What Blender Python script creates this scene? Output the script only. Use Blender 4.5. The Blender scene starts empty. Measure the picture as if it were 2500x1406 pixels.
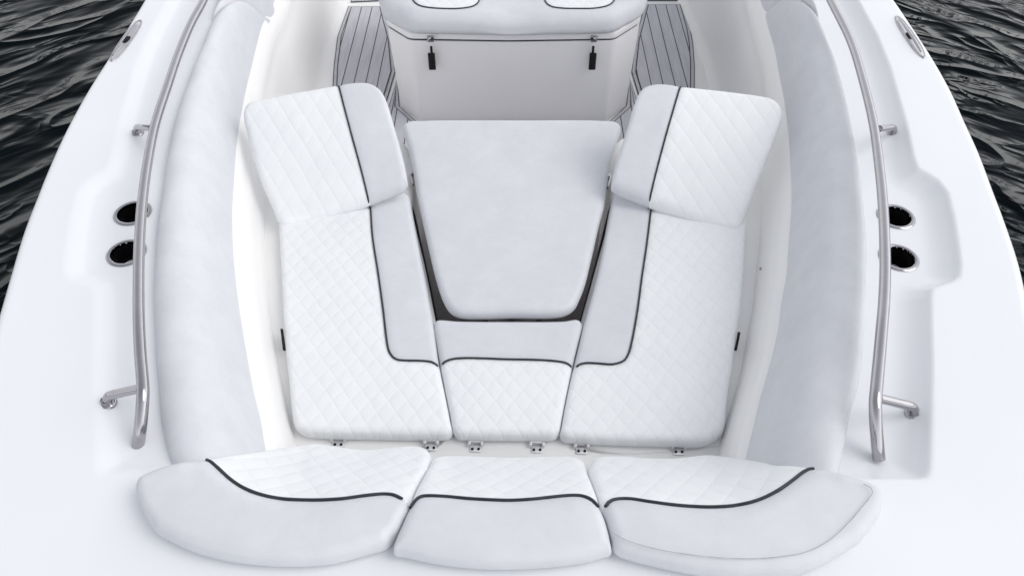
import bpy, bmesh, math, random
import numpy as np
from mathutils import Vector, Matrix
from mathutils.geometry import delaunay_2d_cdt
R = math.radians
random.seed(4); np.random.seed(4)
scene = bpy.context.scene
col = scene.collection

# ------------------------------------------------------------------ camera model
F, CX, CY = 1962.0, 1250.0, 703.0
PITCH = R(47.0); HC = 1.5
SP, CP = math.sin(PITCH), math.cos(PITCH)

def P(px, py, z):
    """point of the boat seen at a photo pixel, lying at height z"""
    v = (py-CY)/F; u = (px-CX)/F
    dz = SP+v*CP; t = (HC-z)/dz
    return Vector((u*t, (CP-v*SP)*t, z))

def proj(x, y, z):
    h = HC-z
    d = y*CP+h*SP
    return CX+F*x/d, CY+F*(h*CP-y*SP)/d

# ------------------------------------------------------------------ materials
def nmat(name):
    m = bpy.data.materials.new(name); m.use_nodes = True
    nt = m.node_tree
    return m, nt, nt.nodes['Principled BSDF']
def N(nt, typ, **kw):
    n = nt.nodes.new(typ)
    for k, v in kw.items(): setattr(n, k, v)
    return n
def math_n(nt, op, a, b=None):
    n = N(nt, 'ShaderNodeMath', operation=op)
    for i, s in enumerate((a, b)):
        if s is None: continue
        if isinstance(s, (int, float)): n.inputs[i].default_value = s
        else: nt.links.new(s, n.inputs[i])
    return n.outputs[0]
def coords(nt, rot=0, scale=(1, 1, 1)):
    tc = N(nt, 'ShaderNodeTexCoord'); mp = N(nt, 'ShaderNodeMapping')
    mp.inputs['Rotation'].default_value = (0, 0, rot)
    mp.inputs['Scale'].default_value = scale
    nt.links.new(tc.outputs['Object'], mp.inputs['Vector'])
    return mp.outputs['Vector']
def noise(nt, vec, scale, detail=3, rough=.5):
    n = N(nt, 'ShaderNodeTexNoise'); n.inputs['Scale'].default_value = scale
    n.inputs['Detail'].default_value = detail; n.inputs['Roughness'].default_value = rough
    nt.links.new(vec, n.inputs['Vector']); return n.outputs['Fac']
def ramp_col(nt, fac, c0, c1, p0=.3, p1=.7):
    r = N(nt, 'ShaderNodeValToRGB')
    r.color_ramp.elements[0].position = p0; r.color_ramp.elements[0].color = (*c0, 1)
    r.color_ramp.elements[1].position = p1; r.color_ramp.elements[1].color = (*c1, 1)
    nt.links.new(fac, r.inputs['Fac']); return r.outputs['Color']
def bump(nt, h, strength, dist, prev=None):
    b = N(nt, 'ShaderNodeBump'); b.inputs['Strength'].default_value = strength
    b.inputs['Distance'].default_value = dist
    nt.links.new(h, b.inputs['Height'])
    if prev is not None: nt.links.new(prev, b.inputs['Normal'])
    return b.outputs['Normal']

def gelcoat(name, c0, c1, rough=.3):
    m, nt, p = nmat(name)
    v = coords(nt)
    nt.links.new(ramp_col(nt, noise(nt, v, 2.2, 4), c0, c1), p.inputs['Base Color'])
    r = N(nt, 'ShaderNodeMapRange'); nt.links.new(noise(nt, v, 9, 5), r.inputs['Value'])
    r.inputs['To Min'].default_value = rough-.06; r.inputs['To Max'].default_value = rough+.1
    nt.links.new(r.outputs['Result'], p.inputs['Roughness'])
    nt.links.new(bump(nt, noise(nt, v, 5, 2), .25, .004), p.inputs['Normal'])
    return m
M = {}
M['gel'] = gelcoat('white_gelcoat', (.78, .79, .815), (.805, .815, .84))
M['liner'] = gelcoat('cream_gelcoat', (.82, .815, .81), (.85, .845, .835), .38)
M['console'] = gelcoat('console_gelcoat', (.85, .845, .86), (.875, .87, .88), .35)

def vinyl(name, c0, c1, quilt=None):
    m, nt, p = nmat(name)
    v = coords(nt)
    nt.links.new(ramp_col(nt, noise(nt, v, 11, 9, .72), c0, c1, .35, .65), p.inputs['Base Color'])
    p.inputs['Roughness'].default_value = .52
    p.inputs['Specular IOR Level'].default_value = .35
    nrm = bump(nt, noise(nt, v, 4.5, 3), .2, .006)          # soft unevenness of the foam
    nrm = bump(nt, noise(nt, v, 450, 3), .3, .0006, nrm)     # grain
    if quilt:
        sx, sy, rot, st = quilt
        q = coords(nt, rot, (1/sx, 1/sy, 1))
        wob = N(nt, 'ShaderNodeTexNoise'); wob.inputs['Scale'].default_value = .5
        nt.links.new(q, wob.inputs['Vector'])
        sep = N(nt, 'ShaderNodeSeparateXYZ'); nt.links.new(q, sep.inputs[0])
        w = math_n(nt, 'MULTIPLY', wob.outputs['Fac'], .25)
        hs = []
        for op, e in (('ADD', st[0]), ('SUBTRACT', st[1])):
            a = math_n(nt, op, sep.outputs['X'], sep.outputs['Y'])
            a = math_n(nt, 'ADD', a, w)
            s = math_n(nt, 'ABSOLUTE', math_n(nt, 'SINE', math_n(nt, 'MULTIPLY', a, math.pi)))
            s = math_n(nt, 'POWER', s, .4)
            hs.append(math_n(nt, 'ADD', math_n(nt, 'MULTIPLY', s, e), 1-e))
        h = math_n(nt, 'MULTIPLY', hs[0], hs[1])
        nrm = bump(nt, h, .5, .0036, nrm)
    else:
        wv = N(nt, 'ShaderNodeTexNoise'); wv.inputs['Scale'].default_value = 1
        nt.links.new(coords(nt, .1, (25, 300, 25)), wv.inputs['Vector'])
        nrm = bump(nt, wv.outputs['Fac'], .12, .0015, nrm)
    nt.links.new(nrm, p.inputs['Normal'])
    return m
WH = ((.79, .805, .815), (.825, .835, .845))
M['quilt'] = vinyl('quilted_white_vinyl', *WH, (.052, .074, 0, (1, 1)))
M['quilt_bow'] = vinyl('quilted_white_vinyl_bow', *WH, (.06, .085, 0, (.75, 1)))
M['quilt_back'] = vinyl('quilted_white_vinyl_backrest', *WH, (.06, .08, 0, (1, .6)))
M['grey'] = vinyl('light_grey_vinyl', (.612, .622, .654), (.663, .672, .702))
M['bolster'] = vinyl('bolster_vinyl', (.575, .585, .62), (.625, .635, .665))

def simple(name, c, rough, metal=0, spec=.5, scale=40, var=.25, bmp=.1):
    m, nt, p = nmat(name); v = coords(nt)
    c0 = tuple(x*(1-var) for x in c); c1 = tuple(min(1, x*(1+var*.5)) for x in c)
    nt.links.new(ramp_col(nt, noise(nt, v, scale, 4), c0, c1), p.inputs['Base Color'])
    p.inputs['Roughness'].default_value = rough; p.inputs['Metallic'].default_value = metal
    p.inputs['Specular IOR Level'].default_value = spec
    nt.links.new(bump(nt, noise(nt, v, scale*4, 2), bmp, .001), p.inputs['Normal'])
    return m
M['piping'] = simple('charcoal_piping', (.032, .034, .045), .45, spec=.3)
M['steel'] = simple('polished_stainless_steel', (.42, .41, .43), .06, 1, var=.04, bmp=0)
M['steel_dull'] = simple('brushed_stainless_steel', (.45, .44, .45), .3, 1, var=.2)
M['steel_satin'] = simple('satin_stainless_steel', (.75, .75, .77), .38, .7, var=.06)
M['black'] = simple('black_rubber', (.008, .008, .009), .5, spec=.3)
M['cup'] = simple('dark_cup_lining', (.004, .004, .005), .28, spec=.25)
M['caulk'] = simple('dark_caulk', (.06, .06, .068), .6)
M['seam'] = simple('grey_thread_seam', (.42, .42, .45), .6)
M['gap_shade'] = simple('black_gap_shade', (.02, .02, .023), .6)
M['lit_arc'] = simple('white_lit_arc', (.76, .76, .77), .4, var=.04)
M['brown'] = simple('dark_footwell_brown', (.27, .25, .255), .5, var=.1)  # dark brown of the footwell sides and floor sheet

def teak():
    m, nt, p = nmat('grey_deck_foam')
    v = coords(nt)
    sep = N(nt, 'ShaderNodeSeparateXYZ'); nt.links.new(v, sep.inputs[0])
    a = math_n(nt, 'FRACT', math_n(nt, 'ADD', math_n(nt, 'DIVIDE', sep.outputs['X'], .062), .35))
    line = math_n(nt, 'LESS_THAN', a, .085)
    base = ramp_col(nt, noise(nt, coords(nt, 0, (60, 6, 1)), 1, 4), (.47, .47, .505), (.56, .56, .595))
    mx = N(nt, 'ShaderNodeMix', data_type='RGBA')
    nt.links.new(line, mx.inputs['Factor']); nt.links.new(base, mx.inputs['A'])
    mx.inputs['B'].default_value = (.075, .075, .085, 1)
    nt.links.new(mx.outputs['Result'], p.inputs['Base Color'])
    p.inputs['Roughness'].default_value = .75
    nt.links.new(bump(nt, math_n(nt, 'SUBTRACT', 1, line), .5, .002), p.inputs['Normal'])
    return m
M['teak'] = teak()
M['foam'] = simple('grey_deck_foam_border', (.52, .52, .555), .75, scale=25, var=.12)

def water_mat():
    m, nt, p = nmat('dark_sea_water')
    p.inputs['Base Color'].default_value = (.0008, .0026, .0034, 1)
    p.inputs['Roughness'].default_value = .03
    p.inputs['IOR'].default_value = 1.19
    p.inputs['Specular Tint'].default_value = (.76, .88, 1, 1)
    tc = N(nt, 'ShaderNodeTexCoord'); sp = N(nt, 'ShaderNodeSeparateXYZ'); nt.links.new(tc.outputs['Object'], sp.inputs[0])
    ax = math_n(nt, 'ABSOLUTE', sp.outputs['X']); zz = math_n(nt, 'MULTIPLY', sp.outputs['X'], .45)
    cb = N(nt, 'ShaderNodeCombineXYZ')
    nt.links.new(ax, cb.inputs[0]); nt.links.new(sp.outputs['Y'], cb.inputs[1]); nt.links.new(zz, cb.inputs[2])
    def mapped(rot, sc):
        mp = N(nt, 'ShaderNodeMapping'); mp.vector_type = 'TEXTURE'
        mp.inputs['Rotation'].default_value = (0, 0, rot); mp.inputs['Scale'].default_value = sc
        nt.links.new(cb.outputs[0], mp.inputs['Vector']); return mp.outputs['Vector']
    h1 = noise(nt, mapped(R(-42), (.62, .26, .8)), 1, 2, .5)
    def strands(vec, detail, dist, pw):
        t = N(nt, 'ShaderNodeTexNoise'); t.inputs['Scale'].default_value = 1; t.inputs['Detail'].default_value = detail
        t.inputs['Roughness'].default_value = .5; t.inputs['Distortion'].default_value = dist
        nt.links.new(vec, t.inputs['Vector'])
        a = math_n(nt, 'MULTIPLY', math_n(nt, 'ABSOLUTE', math_n(nt, 'SUBTRACT', t.outputs['Fac'], .5)), 3.2)
        a = math_n(nt, 'MAXIMUM', math_n(nt, 'SUBTRACT', 1, a), 0)
        return math_n(nt, 'POWER', a, pw)
    s1 = strands(mapped(R(-42), (.85, .34, .9)), 1.5, .5, 4)
    s2 = strands(mapped(R(-34), (.40, .16, .5)), 2.5, .45, 2.5)
    msk = N(nt, 'ShaderNodeMapRange'); msk.interpolation_type = 'SMOOTHSTEP'     # ruffled and calm patches
    nt.links.new(noise(nt, mapped(R(-20), (.9, .5, .7)), 1, 3, .6), msk.inputs['Value'])
    msk.inputs['From Min'].default_value = .42; msk.inputs['From Max'].default_value = .62
    msk.inputs['To Min'].default_value = .12; msk.inputs['To Max'].default_value = 1
    side = N(nt, 'ShaderNodeMapRange'); nt.links.new(sp.outputs['X'], side.inputs['Value'])   # more ruffled on the windward side
    side.inputs['From Min'].default_value = -1; side.inputs['From Max'].default_value = 1
    side.inputs['To Min'].default_value = .7; side.inputs['To Max'].default_value = 1.15
    mm = math_n(nt, 'MULTIPLY', msk.outputs['Result'], side.outputs['Result'])
    n = bump(nt, h1, 1, .05)
    n = bump(nt, s1, 1, .028, n)
    n = bump(nt, math_n(nt, 'MULTIPLY', s2, mm), 1, .017, n)
    nt.links.new(n, p.inputs['Normal'])
    return m
M['water'] = water_mat()

# ------------------------------------------------------------------ object helpers
def tag(o, label=None, cat=None, group=None, kind=None):
    for k, v in (('label', label), ('category', cat), ('group', group), ('kind', kind)):
        if v: o[k] = v
    return o
def empty(name, loc, label=None, cat=None, group=None):
    o = bpy.data.objects.new(name, None); o.empty_display_size = .1
    col.objects.link(o); o.location = loc
    return tag(o, label, cat, group)
def mesh_obj(name, verts, faces, mat, parent=None, origin=None, smooth=True, sharp=None):
    """verts are world points; parent sits at the given location, without rotation"""
    base = Vector((0, 0, 0))
    q = parent
    while q is not None: base += Vector(q.location); q = q.parent
    org = Vector(origin) if origin is not None else base
    me = bpy.data.meshes.new(name)
    A = np.array([tuple(v) for v in verts], dtype=float)-np.array(org)
    me.from_pydata([tuple(a) for a in A], [], [tuple(f) for f in faces])
    me.validate(); me.update()
    bm = bmesh.new(); bm.from_mesh(me)
    bmesh.ops.recalc_face_normals(bm, faces=bm.faces); bm.to_mesh(me); bm.free()
    if smooth: me.shade_smooth()
    if sharp: me.set_sharp_from_angle(angle=R(sharp))
    me.materials.append(mat)
    o = bpy.data.objects.new(name, me); col.objects.link(o)
    if parent is not None: o.parent = parent; o.location = org-base
    else: o.location = org
    return o

def cr(pts, step=.01, closed=False):
    """Catmull-Rom through points (any dimension), resampled at about the step"""
    p = [np.array(q, float) for q in pts]; n = len(p); out = []
    segs = n if closed else n-1
    for i in range(segs):
        if closed: a, b, c, d = p[i-1], p[i], p[(i+1) % n], p[(i+2) % n]
        else: a, b, c, d = p[max(i-1, 0)], p[i], p[i+1], p[min(i+2, n-1)]
        L = np.linalg.norm(c-b); k = max(1, int(round(L/step)))
        # centripetal
        t1 = max(np.linalg.norm(b-a)**.5, 1e-6); t2 = max(L**.5, 1e-6); t3 = max(np.linalg.norm(d-c)**.5, 1e-6)
        if np.linalg.norm(b-a) < 1e-9: m1 = (c-b)
        else: m1 = t2*((b-a)/t1-(c-a)/(t1+t2)+(c-b)/t2)
        if np.linalg.norm(d-c) < 1e-9: m2 = (c-b)
        else: m2 = t2*((c-b)/t2-(d-b)/(t2+t3)+(d-c)/t3)
        for j in range(k):
            t = j/k
            out.append((2*t**3-3*t**2+1)*b+(t**3-2*t**2+t)*m1+(-2*t**3+3*t**2)*c+(t**3-t**2)*m2)
    if not closed: out.append(p[-1])
    return out

def seg_dist(Q, poly, closed=True):
    """distance of points Q (n,2) to a polyline"""
    A = np.array([q[:2] for q in poly], float)
    B = np.roll(A, -1, axis=0)
    if not closed: A, B = A[:-1], B[:-1]
    best = np.full(len(Q), 1e9)
    for a, b in zip(A, B):
        ab = b-a; L = ab@ab
        if L < 1e-14: continue
        t = np.clip(((Q-a)@ab)/L, 0, 1)
        d = Q-(a+t[:, None]*ab)
        best = np.minimum(best, (d*d).sum(1))
    return np.sqrt(best)
def inside(Q, poly):
    A = np.array([q[:2] for q in poly], float); B = np.roll(A, -1, axis=0)
    r = np.zeros(len(Q), bool)
    x, y = Q[:, 0], Q[:, 1]
    for a, b in zip(A, B):
        if a[1] == b[1]: continue
        c = ((a[1] > y) != (b[1] > y)) & (x < (b[0]-a[0])*(y-a[1])/(b[1]-a[1])+a[0])
        r ^= c
    return r
def area2(poly):
    return sum(poly[i-1][0]*poly[i][1]-poly[i][0]*poly[i-1][1] for i in range(len(poly)))

def tube(name, pts, rad, mat, parent=None, segs=12, cap=True, up=Vector((0, 0, 1))):
    V = []; Fc = []; pts = [Vector(p) for p in pts]; n = len(pts)
    for i, p in enumerate(pts):
        t = (pts[min(i+1, n-1)]-pts[max(i-1, 0)]).normalized()
        s = t.cross(up)
        if s.length < 1e-4: s = t.cross(Vector((1, 0, 0)))
        s.normalize(); w = s.cross(t)
        r = rad(i/(n-1)) if callable(rad) else rad
        for k in range(segs):
            a = 2*math.pi*k/segs; V.append(p+(s*math.cos(a)+w*math.sin(a))*r)
    for i in range(n-1):
        for k in range(segs):
            k2 = (k+1) % segs
            Fc.append((i*segs+k, i*segs+k2, (i+1)*segs+k2, (i+1)*segs+k))
    if cap:
        Fc.append(tuple(range(segs))); Fc.append(tuple((n-1)*segs+k for k in range(segs)))
    return mesh_obj(name, V, Fc, mat, parent, sharp=50)

def box_geo(c, sx, sy, sz, rz=0, bev=.0):
    """bevelled box as vertex rings"""
    b = min(bev, sx*.45, sy*.45, sz*.45)
    def ring(ins, z):
        pts = []
        hx, hy = sx/2-ins, sy/2-ins
        for (qx, qy, a0) in ((1, 1, 0), (-1, 1, 90), (-1, -1, 180), (1, -1, 270)):
            for k in range(3):
                a = R(a0+45*k); rr = max(b-ins, 0)
                pts.append((qx*(hx-rr)+math.cos(a)*rr, qy*(hy-rr)+math.sin(a)*rr, z))
        return pts
    rings = [ring(b, -sz/2), ring(b*.3, -sz/2+b*.3), ring(0, -sz/2+b), ring(0, sz/2-b), ring(b*.3, sz/2-b*.3), ring(b, sz/2)]
    V = []; Fc = []
    for r in rings: V += r
    n = 12
    for i in range(5):
        for k in range(n): Fc.append((i*n+k, i*n+(k+1) % n, (i+1)*n+(k+1) % n, (i+1)*n+k))
    Fc.append(tuple(range(n))); Fc.append(tuple(5*n+k for k in range(n)))
    ca, sa = math.cos(rz), math.sin(rz)
    V = [Vector((c[0]+x*ca-y*sa, c[1]+x*sa+y*ca, c[2]+z)) for x, y, z in V]
    return V, Fc
def merge(geos):
    V = []; Fc = []
    for v, f in geos:
        o = len(V); V += list(v); Fc += [tuple(i+o for i in q) for q in f]
    return V, Fc
def box(name, c, sx, sy, sz, mat, parent=None, rz=0, bev=.003):
    return mesh_obj(name, *box_geo(c, sx, sy, sz, rz, bev), mat, parent, sharp=40)
def disc_geo(c, prof, segs=28, axis=None):
    """lathe profile [(r,z)...] about a vertical axis at c"""
    V = []; Fc = []
    rot = Matrix.Identity(3) if axis is None else Vector((0, 0, 1)).rotation_difference(Vector(axis)).to_matrix()
    for r, z in prof:
        for k in range(segs):
            a = 2*math.pi*k/segs
            V.append(Vector(c)+rot@Vector((r*math.cos(a), r*math.sin(a), z)))
    n = len(prof)
    for i in range(n-1):
        for k in range(segs):
            k2 = (k+1) % segs; Fc.append((i*segs+k, i*segs+k2, (i+1)*segs+k2, (i+1)*segs+k))
    if prof[-1][0] < .0115 and prof[-1][0] != .0115: Fc.append(tuple((n-1)*segs+k for k in range(segs)))
    return V, Fc
def lathe(name, c, prof, mat, parent=None, segs=28, axis=None):
    return mesh_obj(name, *disc_geo(c, prof, segs, axis), mat, parent, sharp=40)

# ------------------------------------------------------------------ cushion builder
def trace_outline(px, zt_px, zbase_px, step=7, hid=None, rr_=.0):
    """photo outline -> plan outline. Where the side of the pad faces the camera the outline is
    the foot of that side, elsewhere it is the top edge."""
    pts = cr(px, step, True)
    if area2(pts) < 0: pts = pts[::-1]
    n = len(pts); out = []; wts = []
    for i, q in enumerate(pts):
        t = pts[(i+1) % n]-pts[i-1]; t = t/np.linalg.norm(t)
        nin = np.array((-t[1], t[0]))
        zb, zt = zbase_px(*q), zt_px(*q)
        a = P(q[0], q[1], zb); b = proj(a.x, a.y, zt)
        D = np.array((b[0]-q[0], b[1]-q[1])); D = D/max(np.linalg.norm(D), 1e-6)
        wts.append(0 if hid and hid(q[0], q[1]) else min(1, max(0, (D@nin)/.35)))
    w = np.array(wts)
    for _ in range(8): w = (np.roll(w, 1)+w+np.roll(w, -1))/3
    for i, q in enumerate(pts):
        z = w[i]*zbase_px(*q)+(1-w[i])*(zt_px(*q)-.5*rr_)
        a = P(q[0], q[1], z); out.append(np.array((a.x, a.y)))
    if area2(out) < 0: out = out[::-1]
    return out

def cushion(name, px, ztop, zbase, label, cat, r=.02, pipe=None, grey=None, mats=('grey', 'quilt'),
            F_px=None, zb_px=None, crown=.007, pr=.0029, spacing=.013, group=None, wrinkle=.0015, welt=None, extra=None, hid=None):
    """ztop/zbase: numbers, or functions of (x,y) with F_px/zb_px their pixel versions.
    pipe: piping polylines (photo px); grey: closed polygon (px) of the smooth grey vinyl"""
    zt = ztop if callable(ztop) else (lambda X, Y: np.full(np.shape(X), float(ztop)))
    ztp = F_px if F_px else (lambda a, b: ztop)
    zbp = zb_px if zb_px else (lambda a, b: zbase)
    zb = zbase if callable(zbase) else (lambda X, Y: np.full(np.shape(X), float(zbase)))
    O = trace_outline(px, ztp, zbp, 7, hid, r*.7 if name == 'backrest_cushion' else r)
    n = len(O)
    def xy(q):
        a = P(q[0], q[1], ztp(q[0], q[1])); return np.array((a.x, a.y))
    pipes = [[xy(q) for q in cr(pp, 8)] for pp in (pipe or [])]
    gpoly = [xy(q) for q in grey] if grey else None
    # points
    pts = [tuple(q) for q in O]; cons = []
    On = []
    for i in range(n):
        t = O[(i+1) % n]-O[i-1]; t = t/np.linalg.norm(t); On.append(np.array((-t[1], t[0])))
    cand = []
    for th in (18, 36, 54, 72, 90):
        d = r*(1-math.cos(R(th)))
        c = np.array([O[i]+On[i]*d for i in range(n)])
        dd = seg_dist(c, O)
        cand += [c[i] for i in range(n) if dd[i] > d*.93]
    A = np.array(O); x0, y0 = A.min(0); x1, y1 = A.max(0)
    gx, gy = np.meshgrid(np.arange(x0, x1, spacing), np.arange(y0, y1, spacing))
    g = np.c_[gx.ravel(), gy.ravel()]+np.random.uniform(-.15, .15, (gx.size, 2))*spacing
    g = g[inside(g, O)]; g = g[seg_dist(g, O) > r*1.05]
    allp = np.vstack([np.array(cand), g]) if len(cand) else g
    for pl in pipes: allp = allp[seg_dist(allp, pl, False) > spacing*.35]
    loop = list(range(n))
    pts += [tuple(q) for q in allp]
    for pl in pipes:
        b = len(pts); pts += [tuple(q) for q in pl]
        cons += [(b+i, b+i+1) for i in range(len(pl)-1)]
    res = delaunay_2d_cdt([Vector(q) for q in pts], cons, [loop], 1, 1e-6)
    V2 = np.array([tuple(v) for v in res[0]]); T = [tuple(f) for f in res[2]]
    def height(Q):
        d = seg_dist(Q, O)
        t = np.clip(1-d/r, 0, 1)
        z = zt(Q[:, 0], Q[:, 1])-r*(1-np.sqrt(np.maximum(0, 1-t*t)))*.999
        z = z+crown*(1-np.exp(-d/.07))
        for pl in pipes: z = z-.0035*np.exp(-(seg_dist(Q, pl, False)/.009)**2)
        if welt: z = z+.0022*np.exp(-((d-r*.95)/.0028)**2)
        z = z+wrinkle*np.sin(Q[:, 0]*23+1.3*np.sin(Q[:, 1]*17))*np.sin(Q[:, 1]*19+Q[:, 0]*7)*(1-np.exp(-d/.03))
        if extra is not None: z = z+extra(Q)
        return z
    Z = height(V2)
    C = np.array([V2[list(f)].mean(0) for f in T])
    isg = inside(C, gpoly) if gpoly is not None else np.ones(len(T), bool)
    center = A.mean(0)
    root_loc = Vector((center[0], center[1], float(np.min(zb(A[:, 0], A[:, 1])))))
    # side wall
    ze = height(A); zbb = np.minimum(zb(A[:, 0], A[:, 1]), ze-.004)
    rb = np.minimum(.012, (ze-zbb)*.4)
    wall = []
    for i in range(n):
        wall.append([(A[i, 0], A[i, 1], ze[i]), (A[i, 0]-On[i][0]*.002, A[i, 1]-On[i][1]*.002, (ze[i]+zbb[i]+rb[i])/2),
                     (A[i, 0], A[i, 1], zbb[i]+rb[i]),
                     (A[i, 0]+On[i][0]*rb[i]*.5, A[i, 1]+On[i][1]*rb[i]*.5, zbb[i]+rb[i]*.3),
                     (A[i, 0]+On[i][0]*rb[i]*1.4, A[i, 1]+On[i][1]*rb[i]*1.4, zbb[i])])
    wg = inside(np.array([(O[i]+O[(i+1) % n])/2+On[i]*.004 for i in range(n)]), gpoly) if gpoly is not None else np.ones(n, bool)
    def collect(flag):
        V = []; Fc = []; mp = {}
        def vid(key, co):
            if key not in mp: mp[key] = len(V); V.append(Vector(co))
            return mp[key]
        for f, s in zip(T, isg):
            if s != flag: continue
            Fc.append(tuple(vid(('t', i), (V2[i, 0], V2[i, 1], Z[i])) for i in f))
        # outline vertex ids in V2
        for i in range(n):
            if wg[i] != flag: continue
            j = (i+1) % n
            for k in range(4):
                ids = []
                for (a, kk) in ((i, k), (j, k), (j, k+1), (i, k+1)):
                    if kk == 0: ids.append(vid(('t', near[a]), wall[a][0]))
                    else: ids.append(vid(('w', a, kk), wall[a][kk]))
                Fc.append(tuple(ids))
        return V, Fc
    near = []
    for i in range(n):
        d = ((V2-A[i])**2).sum(1); near.append(int(d.argmin()))
    if gpoly is None:
        V, Fc = collect(True)
        o = mesh_obj(name, V, Fc, M[mats[0]], None, root_loc)
        return tag(o, label, cat, group), height
    root = empty(name, root_loc, label, cat, group)
    V, Fc = collect(False)
    par_ = list(range(len(V)))
    def find(a):
        while par_[a] != a: par_[a] = par_[par_[a]]; a = par_[a]
        return a
    for f in Fc:
        for a in f[1:]: par_[find(a)] = find(f[0])
    comp = {}
    for f in Fc: comp.setdefault(find(f[0]), []).append(f)
    for fs in comp.values():
        if len(fs) < 6: continue
        ids = sorted({a for f in fs for a in f}); m_ = {a: k for k, a in enumerate(ids)}
        mesh_obj('quilted_panel', [V[a] for a in ids], [tuple(m_[a] for a in f) for f in fs], M[mats[1]], root)
    V, Fc = collect(True)
    if Fc: mesh_obj('grey_panel', V, Fc, M[mats[0]], root)
    for pl in pipes:
        q = np.array(pl); ok = inside(q, O)&(seg_dist(q, O) > .0006)
        q = q[ok]
        if len(q) < 3: continue
        z = height(q)+.0035
        pp = [Vector((a[0], a[1], b)) for a, b in zip(q, z)]
        for e_, idx in ((0, ok.argmax()), (-1, len(ok)-1-ok[::-1].argmax())):
            if name == 'backrest_cushion' and 0 < idx < len(ok)-1:                      # the cord runs down over the side of the pad
                i_ = int(((A-q[e_])**2).sum(1).argmin()); o_ = -On[i_]*.0015
                ext = [Vector((q[e_][0]+o_[0], q[e_][1]+o_[1], ze[i_]-.002)), Vector((q[e_][0]+o_[0], q[e_][1]+o_[1], zbb[i_]+.004))]
                pp = pp+ext if e_ == -1 else ext[::-1]+pp
        tube('piping', pp, pr, M['piping'], root, 8)
    return root, height

def tilt(pxa, pya, za, pxb, pyb, zb):
    """plane rising from point a to b along y"""
    A = P(pxa, pya, za); B = P(pxb, pyb, zb)
    s = (zb-za)/(B.y-A.y)
    zf = lambda X, Y: np.maximum(za+s*(np.asarray(Y)-A.y), za-.003)+0*np.asarray(X)
    def zp(px, py):
        v = (py-CY)/F; dz = SP+v*CP; dy = CP-v*SP
        # HC - t dz = za + s (t dy - Ay)
        t = (HC-za+s*A.y)/(dz+s*dy)
        return max(HC-t*dz, za-.003)
    return zf, zp

# ================================================================== BOAT
boat = empty('motorboat', (0, 1.5, -.95), 'white open motorboat with wide glossy side decks and steel handrails, afloat on dark water', 'boat')

# hull edge at deck level, x(Y)
edgeL = [(345, 0), (268, 123), (207, 218), (150, 321), (102, 427), (86, 467), (51, 556), (17, 665), (0, 723)]
edgeR = [(2191, 0), (2233, 61), (2283, 137), (2326, 212), (2362, 290), (2397, 366), (2437, 470), (2462, 535), (2500, 650)]
def xy_of(l, z): return [(P(a, b, z).x, P(a, b, z).y) for a, b in l]
def fn(samples):
    s = sorted((y, x) for x, y in samples)
    Y = np.array([a for a, b in s]); X = np.array([b for a, b in s])
    c = cr(list(zip(Y, X)), .02); c = sorted((float(a[0]), float(a[1])) for a in c)
    YY = np.array([a for a, b in c]); XX = np.array([b for a, b in c])
    return lambda y: np.interp(y, YY, XX)
bow = [(1.245, 1.15), (1.16, .85), (1.01, .45), (.80, .05), (.53, -.35), (.28, -.6), (.12, -.73), (.0, -.78)]
xeL = fn(xy_of(edgeL, 0)+[(-a, b) for a, b in bow]+[(-1.45, 3.6), (-1.46, 5), (-1.44, 7)])
xeR = fn(xy_of(edgeR, 0)+[(a, b) for a, b in bow]+[(1.45, 3.6), (1.46, 5), (1.44, 7)])

bolLo = [(565, -90), (529, 0), (492, 113), (454, 205), (423, 300), (406, 386), (392, 478), (380, 562), (375, 665), (374, 733), (379, 835), (386, 938), (391, 1008), (401, 1062), (416, 1132), (428, 1190)]
bolLi = [(718, -90), (693, 0), (679, 34), (664, 60), (655, 82), (635, 164), (619, 239), (605, 318), (597, 380), (591, 478), (589, 548), (593, 631), (601, 716), (611, 784), (625, 870), (638, 938), (646, 972), (664, 1044), (673, 1096), (692, 1160)]
bolRo = [(1958, -90), (1991, 0), (2018, 85), (2056, 191), (2083, 307), (2104, 427), (2114, 528), (2119, 597), (2118, 665), (2116, 733), (2109, 853), (2099, 930), (2082, 990), (2064, 1080), (2050, 1154), (2038, 1210)]
bolRi = [(1810, -90), (1836, 0), (1851, 55), (1872, 130), (1885, 205), (1895, 260), (1903, 328), (1909, 403), (1911, 478), (1910, 530), (1902, 614), (1896, 692), (1885, 750), (1872, 836), (1852, 915), (1830, 990), (1812, 1062), (1798, 1114), (1778, 1180)]
ZI = -.25
xoL = fn(xy_of(bolLo, 0)+[(-1.16, 3.8), (-1.18, 5), (-1.17, 7)])
xoR = fn(xy_of(bolRo, 0)+[(1.16, 3.8), (1.18, 5), (1.17, 7)])
xiL = fn(xy_of(bolLi, ZI)+[(-1.05, 4.6), (-1.06, 5.5), (-1.05, 7)])
xiR = fn(xy_of(bolRi, ZI)+[(1.05, 4.6), (1.06, 5.5), (1.05, 7)])

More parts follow.
